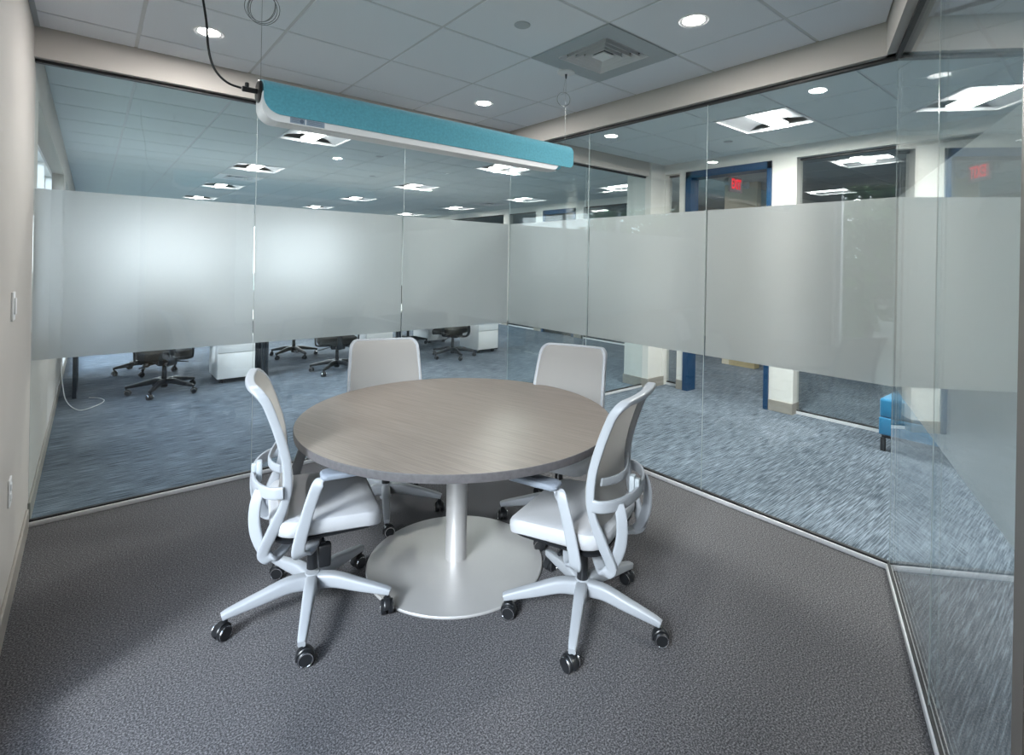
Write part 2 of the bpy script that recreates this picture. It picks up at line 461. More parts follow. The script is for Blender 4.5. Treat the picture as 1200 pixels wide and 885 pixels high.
def pane(n, p0, p1, joint_end=True, thick=.012, film=True):
    """glass partition pane from p0 to p1 (xy) floor to header"""
    a, b = Vector(p0), Vector(p1); d = (b-a); L = d.length; ang = math.atan2(d.y, d.x)
    g = B(); add_box(g, .0015, L-.0015, -thick/2, thick/2, .028, ZH)
    o = obj('window_%d' % n, g, M['glass'], None, False); o['kind'] = 'structure'
    o.location = (a.x, a.y, 0); o.rotation_euler.z = ang
    if film:
        f = B(); add_box(f, .004, L-.004, film*(thick/2+.001), film*(thick/2+.004), FB, FT)
        obj('frosted_film', f, M['film'], o, False)
    if joint_end:
        j = B(); add_box(j, L-.0014, L+.0014, -thick/2-.0003, -thick/2+.003, .028, ZH)
        obj('silicone_joint', j, M['joint'], o, False)
    return o
def channel(name, p0, p1, floor=True, wch=.04):
    a, b = Vector(p0), Vector(p1); d = (b-a); L = d.length; ang = math.atan2(d.y, d.x)
    t = B()
    add_box(t, 0, L, -.018, .018, 0, .026, .002)
    o = obj(name, t, M['alu'], None, True); o['kind'] = 'structure'
    k = B(); add_box(k, 0, L, -.011, .011, .024, .036)
    obj('gasket', k, M['black'], o, False)
    h = B(); add_box(h, 0, L, -.016, .016, ZH-.005, ZH+.013)
    obj('head_gasket', h, M['black'], o, False)
    o.location = (a.x, a.y, 0); o.rotation_euler.z = ang
    return o
# wall A panes, left to right; film on the far (office) side = +y
for k, (a, b) in enumerate(((XD+.004, -2.2224), (-2.2224, -1.1139), (-1.1139, 0))):
    pane(k+1, (a, 0), (b, 0), True, film=1)
channel('trim_2', (XD+.002, 0), (-.0, 0))
# wall B panes from the corner towards the camera; local +y = +x side
for k, (a, b) in enumerate(((-.006, -1.023), (-1.023, -2.059), (-2.059, YB))):
    pane(k+4, (0, a), (0, b), True, film=1)
channel('trim_3', (0, -.02), (0, YB+.004))
# wall C panes; far side is to the lower right (minus NC): direction U, left normal = (-Uy, Ux) = (.36,-.93) => far side is local +y
for k, (a, b) in enumerate(((0.004, .962), (.962, SC_END))):
    pane(k+7, cpt(a)[:2], cpt(b)[:2], k == 0, film=1)
channel('trim_4', cpt(.01)[:2], cpt(SC_END)[:2])
# corridor glass screen continuing wall A beyond the corner (no film)
for k, (a, b) in enumerate(((.008, 1.046), (1.046, 2.10))):
    pane(k+9, (a, 0), (b, 0), k == 0, film=0)
channel('trim_5', (.02, 0), (2.10, 0))
# door frame post and solid end of wall C
def cbox(bm, s0, s1, o0, o1, z0, z1):
    poly_prism(bm, [cpt(s0, o0)[:2], cpt(s1, o0)[:2], cpt(s1, o1)[:2], cpt(s0, o1)[:2]], z0, z1)
bm = B(); cbox(bm, SC_END, SC_END+.06, -.05, .008, 0, ZH+.012)
cbox(bm, SC_END+.06, SC_END+1.0, -.05, .008, 2.15, 2.21)
cbox(bm, SC_END+1.0, SC_END+1.06, -.05, .008, 0, ZH+.012)
struct('trim_6', bm, pbr('bronze_door_frame', (.16, .14, .13, 1), .45))
bm = B(); cbox(bm, SC_END+1.06, S_D, -.05, .05, 0, ZH+.012); cbox(bm, SC_END+.06, SC_END+1.0, -.05, .05, 2.21, ZH+.012)
struct('wall_back', bm, M['paint'])
bm = B(); cbox(bm, SC_END+.065, SC_END+.995, -.045, -.005, .01, 2.145)
d1 = struct('door_1', bm, pbr('oak_door_leaf', (.30, .20, .12, 1), .5, noise=.1, scale=12))
bm = B(); add_tube(bm, [cpt(SC_END+.87, -.008, 1.02), cpt(SC_END+.87, .04, 1.02), cpt(SC_END+.85, .045, 1.02), cpt(SC_END+.74, .045, 1.02)], .009)
obj('door_handle', bm, M['chrome'], d1)

# ------------------------------------------------------------------ corridor side: column + wall E
XE = 2.38
bm = B(); add_box(bm, 2.10, 2.40, -.09, .27, 0, ZC+.1)
struct('wall_column', bm, M['paint_light'])
bm = B(); add_box(bm, 2.088, 2.412, -.102, .282, 0, .112, .003)
struct('baseboard_column', bm, M['baseboard'])
ZE = 2.60
OPE = [(-8.4, -4.9, 0.0, ZE), (-4.7, -1.645, 0.0, ZE), (-1.403, -.392, 0, ZE), (-.300, -.10, 0, ZE)]
wall_y('wall_corridor', XE, XE+.14, -9, -.09, OPE, M['paint_light'])
def glazed(n, x, ya, yb, z1=ZE):
    t = B(); add_box(t, x-.02, x+.02, ya, yb, 0, .028); o = struct('trim_%d' % n, t, M['alu'])
    g = B(); add_box(g, x-.02, x+.02, ya, yb, z1-.022, z1); add_box(g, x-.012, x+.012, ya, yb, .026, .04)
    obj('gasket', g, M['black'], o, False)
    p = B(); add_box(p, x-.006, x+.006, ya, yb, .03, z1-.01); w = struct('window_%d' % n, p, M['clear'])
glazed(11, XE+.10, -4.7, -1.645); glazed(12, XE+.10, -8.4, -4.9); glazed(13, XE+.10, -.300, -.10)
for n, (a, b) in enumerate(((-.392, -.300), (-1.645, -1.403), (-4.9, -4.7))):
    bm = B(); add_box(bm, XE-.012, XE+.152, a-.001, b+.001, 0, .112, .003)
    struct('baseboard_pier_%d' % (n+1), bm, M['baseboard'])
# navy steel door frame in wall E with its leaf folded open into the far room
bm = B(); w = .05
add_box(bm, XE-.02, XE+.15, -.392-.072, -.392, 0, ZE, .003)
add_box(bm, XE-.02, XE+.17, -1.403, -1.403+.05, 0, ZE, .003)
add_box(bm, XE-.02, XE+.17, -1.403, -.392, ZE-.08, ZE, .003)
fr = struct('trim_7', bm, M['blueframe'])
bm = B(); add_box(bm, XE+.0, XE+.05, -.397, -.3915, .95, 1.05); obj('strike_plate', bm, M['chrome'], fr, False)

# far walls
def far_wall():
    ops = [(4.60, 5.54, 0, ZE), (5.75, 8.4, 0, ZE), (3.39, 4.357, 0, ZE), (2.10, 3.179, 0, ZE)]
    wall_y('wall_east', 4.4, 4.52, 2.0, 12.2, ops, M['paint_light'])
    for n, (a, b) in enumerate(((4.60, 5.54), (5.75, 8.4), (2.10, 3.179))): glazed(14+n, 4.45, a, b)
    bm = B()
    add_box(bm, 4.38, 4.54, 3.39, 3.45, 0, ZE); add_box(bm, 4.38, 4.54, 4.30, 4.357, 0, ZE); add_box(bm, 4.38, 4.54, 3.39, 4.357, ZE-.09, ZE)
    struct('trim_8', bm, M['blueframe'])
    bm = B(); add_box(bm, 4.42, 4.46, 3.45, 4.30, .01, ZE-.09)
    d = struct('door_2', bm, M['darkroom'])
    g = B(); add_tube(g, [(4.41, 3.55, 1.0), (4.37, 3.55, 1.0), (4.36, 3.57, 1.0), (4.36, 3.68, 1.0)], .009); obj('door_handle', g, M['chrome'], d)
    bm = B()
    for a, b in ((4.357, 4.60), (3.179, 3.39), (5.54, 5.75)): add_box(bm, 4.388, 4.53, a, b, 0, .112, .003)
    struct('baseboard_east', bm, M['baseboard'])
far_wall()
wall_x('wall_divider', 2.0, 2.10, 4.40, 8.2, [], M['paint_light'])
wall_y('wall_far_east', 8.2, 8.3, -9, 12.2, [], pbr('dim_brown_wall', (.20, .18, .15, 1), .8))
wall_x('wall_south', -9.1, -9, XD, 8.2, [], M['paint_light'])
wall_x('wall_north', 12.2, 12.35, XD-.16, 8.3, [(-2.9, -.2, .5, 2.4), (.4, 3.2, .5, 2.4)], M['paint_light'])
for n, (a, b) in enumerate(((-2.9, -.2), (.4, 3.2))):
    bm = B(); w = .05
    add_box(bm, a, b, 12.24, 12.30, .5, .55); add_box(bm, a, b, 12.24, 12.30, 2.35, 2.4)
    for x in (a, (a+b)/2-w/2, b-w): add_box(bm, x, x+w, 12.24, 12.30, .55, 2.35)
    o = struct('window_%d' % (30+n), bm, M['alu'])
    g = B(); add_box(g, a+.02, b-.02, 12.265, 12.273, .52, 2.38); obj('pane', g, M['clear'], o, False)
# partition inside the far room with a navy framed doorway, seen through the open door
bm = B(); add_box(bm, 4.35, 4.47, -.30, .20, 0, ZC+.1)
struct('wall_inner_partition', bm, pbr('beige_partition', (.50, .45, .36, 1), .8))
bm = B(); add_box(bm, 4.338, 4.482, -.312, .08, 0, .112, .003); struct('baseboard_partition', bm, pbr('tan_baseboard', (.34, .28, .16, 1), .6))
bm = B(); add_box(bm, 4.42, 5.6, .10, .18, 0, 2.25); struct('trim_9', bm, M['blueframe'])

# ------------------------------------------------------------------ ceiling fittings
def troffer(x, y, label, group):
    r = empty('recessed_troffer', (x, y, ZC)); h = T/2-.003
    f = B()
    for a, b, c, d in ((-h, h, -h, -h+.02), (-h, h, h-.02, h), (-h, -h+.02, -h+.02, h-.02), (h-.02, h, -h+.02, h-.02)): add_box(f, a, b, c, d, -.006, .02)
    add_box(f, -h, h, -h, h, .085, .095)
    for s in (-1, 1):
        add_loft(f, [[(s*(h-.015), -h+.015, 0), (s*(h-.015), h-.015, 0), (s*(h-.015), h-.015, .004), (s*(h-.015), -h+.015, .004)],
                     [(s*.2, -h+.015, .055), (s*.2, h-.015, .055), (s*.2, h-.015, .06), (s*.2, -h+.015, .06)],
                     [(s*.085, -h+.015, .072), (s*.085, h-.015, .072), (s*.085, h-.015, .08), (s*.085, -h+.015, .08)]])
    obj('housing', f, M['lampwhite'], r)
    l = B()
    add_sweep(l, [(0, -h+.02, .03, .155, .03), (0, h-.02, .03, .155, .03)], (1, 0, 0), n=1, prof=3, power=2.6)
    obj('lens', l, M['white_lens'], r)
    return tag(r, label, 'ceiling light', group)
t0 = troffer(*TO[0], 'square recessed ceiling light nearest the front glass wall, right over the desks', 'recessed square lights in the open office ceiling')
first = t0
names = ['nearest', 'second nearest', 'third', 'furthest']
cols = ['left-hand row, above the leftmost desks', 'middle row, above the third desk', 'right-hand row, towards the dark offices']
for i in range(3):
    for j in range(4):
        lab = '%s square recessed light in the %s of the open office ceiling' % (names[j], cols[i].split(',')[0]+','+cols[i].split(',')[1])
        lab = '%s square recessed office light in the %s' % (names[j], cols[i])
        if i == 0 and j == 0: first['label'] = lab
        else: dup(first, (TO[i*4+j][0], TO[i*4+j][1], ZC), 0, lab)
for k, (x, y) in enumerate(TR):
    o = dup(first, (x, y, ZC), PI/2, ['bright square recessed corridor light seen above the right glass wall', 'unseen square corridor light further back, added to brighten the right-hand glass', 'unseen square lobby light behind the back wall, added to brighten the glass'][k])
    o['group'] = 'recessed square lights in the corridor ceiling'
for k, (x, y) in enumerate(T3):
    o = dup(first, (x, y, ZC), 0, ['long bright light in the dim far room, the nearer one behind the window', 'light in the dim far room, the lower one behind the window', 'light in the dim far room hidden deepest'][k])
    o['group'] = 'lights in the dim far room'

def downlight(x, y, label, group, lens):
    r = empty('downlight', (x, y, ZC))
    b = B(); add_lathe(b, [(.052, 0.004), (.052, -.001), (.072, -.004), (.078, 0.0), (.078, .004)], 28, close=False)
    obj('trim_ring', b, M['lampwhite'], r)
    l = B(); add_lathe(l, [(.053, -.0015), (.053, .002)], 28); obj('lens', l, lens, r)
    return tag(r, label, 'ceiling light', group)
d0 = downlight(-2.604, -.60, 'round downlight beside the black power cord, at top left', 'round downlights in the meeting room ceiling', M['dl'])
dup(d0, (-.754, -.60, ZC), 0, 'round downlight above the turquoise fixture, near the front right corner')
dup(d0, (-.777, -2.427, ZC), 0, 'round downlight to the right of the air diffuser')
for (x, y) in ((-2.604, -.60), (-.754, -.60), (-.777, -2.427)):
    L = bpy.data.lights.new('downlight_beam', 'AREA'); L.shape = 'DISK'; L.size = .10; L.energy = 10; L.color = (1, .97, .94)
    lo = bpy.data.objects.new('downlight_beam', L); COL.objects.link(lo); lo.location = (x, y, ZC-.003)

# diffuser
r = empty('air_diffuser', (DIFF[0], DIFF[1], ZC))
h = T/2-.004; f = B(); q = .19
for a, b, c, d in ((-h, h, -h, -q), (-h, h, q, h), (-h, -q, -q, q), (q, h, -q, q)): add_box(f, a, b, c, d, -.003, .006)
obj('face_plate', f, M['grille'], r, False)
v = B(); add_box(v, -.2, .2, -.2, .2, .05, .06)
for q_ in (-.196, .196): add_box(v, q_-.003, q_+.003, -.2, .2, .004, .05); add_box(v, -.2, .2, q_-.003, q_+.003, .004, .05)
obj('duct_opening', v, M['black'], r, False)
def square_ring(bm, a, b, z0, z1, t=.004):
    """sloping frame: lower outer half-size a at z0, upper inner half-size b at z1"""
    R = lambda s, z: [(-s, -s, z), (s, -s, z), (s, s, z), (-s, s, z)]
    add_loft(bm, [R(a, z0), R(a-t, z0), R(b-t, z1), R(b, z1), R(a, z0)], caps=False)
for k, a in enumerate((.188, .152, .116, .080)):
    bm = B(); square_ring(bm, a, a-.010, -.005, .026, .0025)
    obj('louvre_ring', bm, M['lampwhite'], r, False)
bm = B(); add_box(bm, -.048, .048, -.048, .048, -.002, .004)
obj('centre_plate', bm, M['lampwhite'], r, False)
tag(r, 'square four-way air diffuser set in the ceiling beside the round cable canopy', 'air vent')
# smoke detector cover plate
bm = B(); add_lathe(bm, [(.001, -.006), (.038, -.006), (.042, -.003), (.042, .006)], 28, close=True)
o = obj('sprinkler_cover', bm, M['grille'], None, loc=(-1.386, -1.817, ZC)); tag(o, 'flat round grey sprinkler cover on the tile left of the diffuser', 'sprinkler cover')
for x, y, lab in ((-.45, 1.95, 'small grey round sprinkler cover in the office ceiling beside the nearest square light'), (.10, 3.4, 'small grey round sprinkler cover in the office ceiling, centre'), (1.75, -1.25, 'small grey round sprinkler cover in the corridor ceiling')):
    dup(o, (x, y, ZC), 0, lab)
# office slot vents
for k, (x, y) in enumerate(VENT):
    r = empty('air_vent', (x, y, ZC)); f = B()
    for a, b, c, d in ((-h, h, -h, -q), (-h, h, q, h), (-h, -q, -q, q), (q, h, -q, q)): add_box(f, a, b, c, d, -.003, .006)
    obj('face_plate', f, M['lampwhite'], r, False)
    v = B(); add_box(v, -.19, .19, -.19, .19, .05, .06); obj('duct_opening', v, M['black'], r, False)
    for a in (.185, .12, .06):
        bm = B(); square_ring(bm, a, a-.03, -.002, .03); obj('louvre_ring', bm, M['lampwhite'], r, False)
    tag(r, ['square air vent between square lights in the left of the office ceiling', 'square air vent towards the right of the office ceiling'][k], 'air vent', 'air vents in the office ceiling')

# exit sign in the far room, facing the camera side, hung from the ceiling
r = empty('exit_sign', (3.2, -.57, 2.52))
bm = B(); add_box(bm, -.155, .155, -.012, .012, -.095, .095, .004); obj('sign_panel', bm, M['exit_white'], r)
bm = B(); add_box(bm, -.10, .10, -.02, .02, .095, .12, .003); add_cyl(bm, (0, 0, .12), (0, 0, ZC-2.52), .008); obj('mount', bm, M['lampwhite'], r)
tx = bpy.data.curves.new('exit_text', 'FONT'); tx.body = 'EXIT'; tx.size = .175; tx.align_x = 'CENTER'; tx.align_y = 'CENTER'; tx.extrude = .002; tx.offset = .004; tx.space_character = 1.0
to = bpy.data.objects.new('exit_text', tx); COL.objects.link(to)
bpy.context.view_layer.update()
me = bpy.data.meshes.new_from_object(to); bpy.data.objects.remove(to)
lt = bpy.data.objects.new('lettering', me); COL.objects.link(lt); lt.parent = r
me.materials.clear(); me.materials.append(M['exit_red'])
lt.rotation_euler = (PI/2, 0, 0); lt.location = (0, -.0135, 0); lt.scale = (.66, 1.0, 1)
for s in (-1, 1):
    bm = B(); add_lathe(bm, [(.03, -.03), (.045, -.02), (.05, .02), (.045, .03)], 20, 0, Matrix.Translation((s*.23, -.02, .02)) @ Matrix.Rotation(PI/2, 4, 'X'))
    add_box(bm, min(s*.15, s*.2), max(s*.15, s*.2), -.01, .01, 0, .02)
    obj('emergency_lamp_head', bm, M['grille'], r)
tag(r, 'red lettered EXIT sign hanging beyond the navy framed doorway', 'exit sign')

# ------------------------------------------------------------------ pendant acoustic light (turquoise felt)
r = empty('pendant_light', (-1.64, -1.50, 2.16))
def xz_plate(bm, outline, y0, y1, mi=0, bev=0):
    rings = [[(x, y0, z) for x, z in outline], [(x, y1, z) for x, z in outline]]
    add_loft(bm, rings, mi)
# white housing, rounded lower corners
bm = B(); out = rrect(1.70, .125, (.01, .02, .06, .05), 8, cx=-.06, cy=-.028)
xz_plate(bm, out, -.052, .052)
obj('housing', bm, M['lampwhite'], r)
# felt: U-section shade, rounded ends in elevation
def felt_plate(y0, y1):
    return [rrect(1.815, .150, (.012, .010, .085, .032), 8, cx=.002, cy=.010), y0, y1]
bm = B()
n = 14; rings = []
# cross-section swept along x with profile (y,z): front sheet, over the top, back sheet
sec = []
Rr = .058
for k in range(n+1):
    a = PI*k/n; sec.append((-Rr*math.cos(a), .030+Rr*.95*math.sin(a)))
th = .008
sec_in = [(y*(Rr-th)/Rr, .030+(z-.030)*(Rr-th)/Rr) for y, z in sec]
ring = sec+list(reversed(sec_in))
add_loft(bm, [[(-.905, y, z) for y, z in ring], [(.910, y, z) for y, z in ring]])
for s in (-1, 1):
    o_ = rrect(1.815, .092, (.002, .002, .070, .034), 10, cx=.0025, cy=-.0148)
    y0, y1 = (-Rr, -Rr+th) if s < 0 else (Rr-th, Rr)
    xz_plate(bm, o_, y0, y1)
obj('felt_shade', bm, M['felt'], r)
bm = B(); add_lathe(bm, [(.030, 0), (.047, .003), (.047, .010), (.040, .014), (.03, .014)], 28, 0, Matrix.Translation((-.905, 0, .033)) @ Matrix.Rotation(-PI/2, 4, 'Y'))
obj('end_cap', bm, M['blackp'], r)
bm = B(); add_cyl(bm, (-.915, 0, .032), (-.975, 0, .032), .011, bev=.002); add_cyl(bm, (-.957, 0, .032), (-.957, 0, .060), .008, bev=.002)
obj('cable_gland', bm, M['blackp'], r)
bm = B(); add_cyl(bm, (.910, 0, .035), (.925, 0, .035), .010); add_cyl(bm, (.918, 0, .02), (.918, 0, .055), .004)
obj('end_bracket', bm, M['blackp'], r)
bm = B(); add_box(bm, -.84, .78, -.035, .035, -.0925, -.0895); obj('lens', bm, pbr('opal_lens', (.8, .8, .8, 1), .4), r, False)
for k, (a, b) in enumerate(((-.800, -.738), (-.733, -.655))):
    bm = B(); add_box(bm, a, b, -.0532, -.0515, -.086, -.062)
    lb = obj('printed_label', bm, M['labelblue'], r, False)
    bm = B()
    for q in range(3): add_box(bm, a+.006, b-(.026 if k == 0 else .008), -.0537, -.0531, -.068-.006*q, -.0665-.006*q)
    if k == 0: add_lathe(bm, [(.009, 0), (.009, .0004)], 20, 0, Matrix.Translation((b-.014, -.0533, -.074)) @ Matrix.Rotation(PI/2, 4, 'X'))
    obj('printing', bm, M['labelink'], lb, False)
tag(r, 'long turquoise felt covered pendant light with white housing hung over the table', 'pendant light')

# power cord
bm = B()
add_tube(bm, [(-2.618, -1.50, 2.193), (-2.66, -1.50, 2.200), (-2.695, -1.50, 2.222), (-2.722, -1.50, 2.262), (-2.738, -1.50, 2.33), (-2.745, -1.50, 2.42), (-2.76, -1.50, 2.52), (-2.775, -1.50, 2.62), (-2.78, -1.50, ZC+.002)], .0045, n=12, ns=8)
tag(obj('power_cord', bm, M['blackp']), 'black power cord curving from the ceiling to the left end of the turquoise light', 'cord')
# suspension kits: canopy, gripper, wire, coil
def suspension(x, zb, label, coil):
    r = empty('suspension_cable', (x, -1.50, ZC))
    b = B(); add_lathe(b, [(.004, -.016), (.046, -.014), (.056, -.009), (.056, 0)], 28); obj('canopy', b, M['lampwhite'], r)
    b = B(); add_lathe(b, [(.003, -.045), (.0045, -.042), (.007, -.020), (.007, -.012)], 14); obj('gripper', b, M['darkmetal'], r)
    b = B(); add_cyl(b, (0, 0, -.04), (0, 0, zb-ZC), .0008, n=8); obj('wire', b, M['wire'], r)
    b = B()
    for (cx, cz, rad, tilt) in coil:
        pts = [(cx+rad*math.cos(a)*math.cos(tilt), rad*math.cos(a)*math.sin(tilt), cz+rad*1.05*math.sin(a)) for a in [2*PI*k/24 for k in range(24)]]
        P = [(p[0], p[1], p[2], .0028, .0028) for p in pts]
        add_sweep(b, P, (.1, .99, .05), n=1, prof=2, closed=True, power=2, smooth=False)
    c = coil[0]
    add_cyl(b, (-.004, 0, -.042), (c[0]-.006, 0, c[1]+c[2]*.95), .0007, n=6)
    obj('coiled_slack', b, M['wire'], r)
    return tag(r, label, 'cable', 'suspension cables of the turquoise light')
suspension(-.752, 2.245, 'thin wire and round white canopy holding the right end of the turquoise light', [(-.018, -.180, .042, -.5), (-.018, -.181, .0435, -.45)])
suspension(-2.545, 2.245, 'thin wire with a wide loose coil at the left end of the turquoise light', [(.0, -.175, .058, -.7), (.006, -.18, .064, -.5), (.002, -.172, .060, -.9), (-.004, -.178, .062, -.3)])

# ------------------------------------------------------------------ wall devices
r = empty('light_switch', (XD, -.87, 1.275), 0)
b = B(); add_box(b, 0, .008, -.038, .038, -.06, .06, .003); obj('plate', b, M['white_lam'], r)
b = B(); add_box(b, .008, .014, -.018, .018, -.034, .034, .002); obj('rocker', b, M['white_lam'], r)
tag(r, 'white light switch plate on the beige left wall at hand height', 'light switch')
r = empty('wall_outlet', (XD, -.87, .50), 0)
b = B(); add_box(b, 0, .007, -.036, .036, -.058, .058, .003); obj('plate', b, M['white_lam'], r)
for s in (-1, 1):
    b = B(); add_box(b, .007, .010, -.017, .017, s*.021-.014, s*.021+.014, .002); obj('socket', b, M['white_lam'], r)
tag(r, 'white double power outlet low on the beige left wall', 'outlet')

# ------------------------------------------------------------------ round table
TX, TY = -1.660, -1.702
r = empty('round_table', (TX, TY, 0))
b = B(); R = .757

t = bmesh.new(); t.faces.new([t.verts.new(((R-.0016)*math.cos(2*PI*k/128), (R-.0016)*math.sin(2*PI*k/128), .7404)) for k in range(128)]); merge(b, t, 0)
add_lathe(b, [(R-.006, .706), (R-.001, .7075), (R, .712), (R, .7385), (R-.0015, .7402)], 128, 1)
obj('tabletop', b, [M['wood'], M['edge']], r)
b = B(); add_lathe(b, [(.052, .010), (.052, .700), (.052, .705)], 48); add_lathe(b, [(.19, .699), (.19, .7055)], 48); obj('column', b, M['silver'], r)
b = B(); add_lathe(b, [(.425, 0), (.432, .003), (.432, .009), (.428, .0125), (.30, .015), (.056, .0165), (.056, .018), (.02, .018)], 96); obj('base_disc', b, M['silver'], r)
tag(r, 'round grey-brown woodgrain meeting table on a silver column and disc base', 'table')

# ------------------------------------------------------------------ white meeting chairs
def caster_bm(r=.029):
    b = B()
    for s in (-1, 1):
        m = Matrix.Translation((s*.0145, .012, r)) @ Matrix.Rotation(PI/2, 4, 'Y')
        add_lathe(b, [(r-.004, -.0105), (r, -.007), (r, .007), (r-.003, .0105)], 28, 0, m)
        m2 = Matrix.Translation((s*.0255, .012, r)) @ Matrix.Rotation(PI/2, 4, 'Y')
        add_lathe(b, [(r-.0035, -.0006), (r-.0022, .0012), (r-.0055, .0016), (r-.0065, .0)], 28, 1, m2, close=False)
    add_sweep(b, [(0, -.016, .018, .013, .012), (0, -.012, .045, .030, .014), (0, .012, .060, .030, .016), (0, .034, .046, .030, .012), (0, .040, .03, .028, .008)], (1, 0, 0), n=4, prof=3, mi=0)
    add_cyl(b, (0, 0, .050), (0, 0, .074), .010, mi=0)
    return b
def chair_legs(root, mat, R=.325, h_out=.078, h_in=.125, wi=.052, wo=.034, n=5, off=0, sw=(10, 200, 75, 140, -60), fork=True):
    for k in range(n):
        b = B()
        add_sweep(b, [(.022, 0, h_in-.004, wi, .062), (.10, 0, h_in+.002, wi*.92, .056), (R*.62, 0, (h_in+h_out)/2+.008, wi*.80, .046), (R-.02, 0, h_out+.014, wo, .032), (R+.012, 0, h_out+.006, wo*.8, .026)], (0, 1, 0), n=5, prof=4, power=5)
        L = obj('leg', b, mat, root, rz=math.radians(off+72*k))
        c = obj('caster', caster_bm(), [M['blackp'], M['chrome']], L, loc=(R, 0, 0), rz=math.radians(sw[k]))
def backline(z):
    """y of the back (local, chair faces +y) at height z"""
    pts = [(.33, -.178), (.38, -.170), (.42, -.155), (.47, -.136), (.55, -.106), (.63, -.100), (.70, -.108), (.76, -.121), (.85, -.148), (.92, -.174), (.96, -.198), (.99, -.228)]
    if z <= pts[0][0]: return pts[0][1]
    for (a, b), (c, d) in zip(pts, pts[1:]):
        if z <= c: return b+(d-b)*(z-a)/(c-a)
    return pts[-1][1]
def halfw(z):
    pts = [(.30, .19), (.36, .200), (.42, .212), (.50, .222), (.62, .226), (.80, .220), (.90, .214), (.99, .208)]
    for (a, b), (c, d) in zip(pts, pts[1:]):
        if z <= c: return b+(d-b)*max(0, (z-a))/(c-a)
    return pts[-1][1]
def curve_y(x, z, depth=.022):          # back wraps slightly round the sitter
    return backline(z)-depth+depth*(x/.22)**2

def seat_cushion(mat, w=.485, y0=-.175, y1=.255, z=.466, th=.070, root=None):
    b = B(); rings = []
    def ring(inset, dz, front_drop=1.0):
        pts = []
        for x, y in rrect(w-2*inset, (y1-y0)-2*inset, (max(.004, .075-inset*.6), max(.004, .075-inset*.6), max(.004, .10-inset*.7), max(.004, .10-inset*.7)), 7, 0, (y0+y1)/2):
            fy = (y-y0)/(y1-y0)
            drop = -.030*max(0, (fy-.62)/.38)**2+.010*(1-fy)**2
            cr = -.012*(1-(abs(x)/(w/2))**2)*(1 if dz > -th*.5 else 0)
            pts.append((x, y, z+dz+drop*front_drop+cr))
        return pts
    prof = [(.040, -th), (.014, -th+.003), (.004, -th+.012), (0, -th*.5), (.001, -.014), (.006, -.005), (.018, 0), (.06, .002), (.12, .002), (.18, .001)]
    for i, dz in prof: rings.append(ring(i, dz, 1.0 if dz > -th+.01 else .8))
    add_loft(b, rings); return b

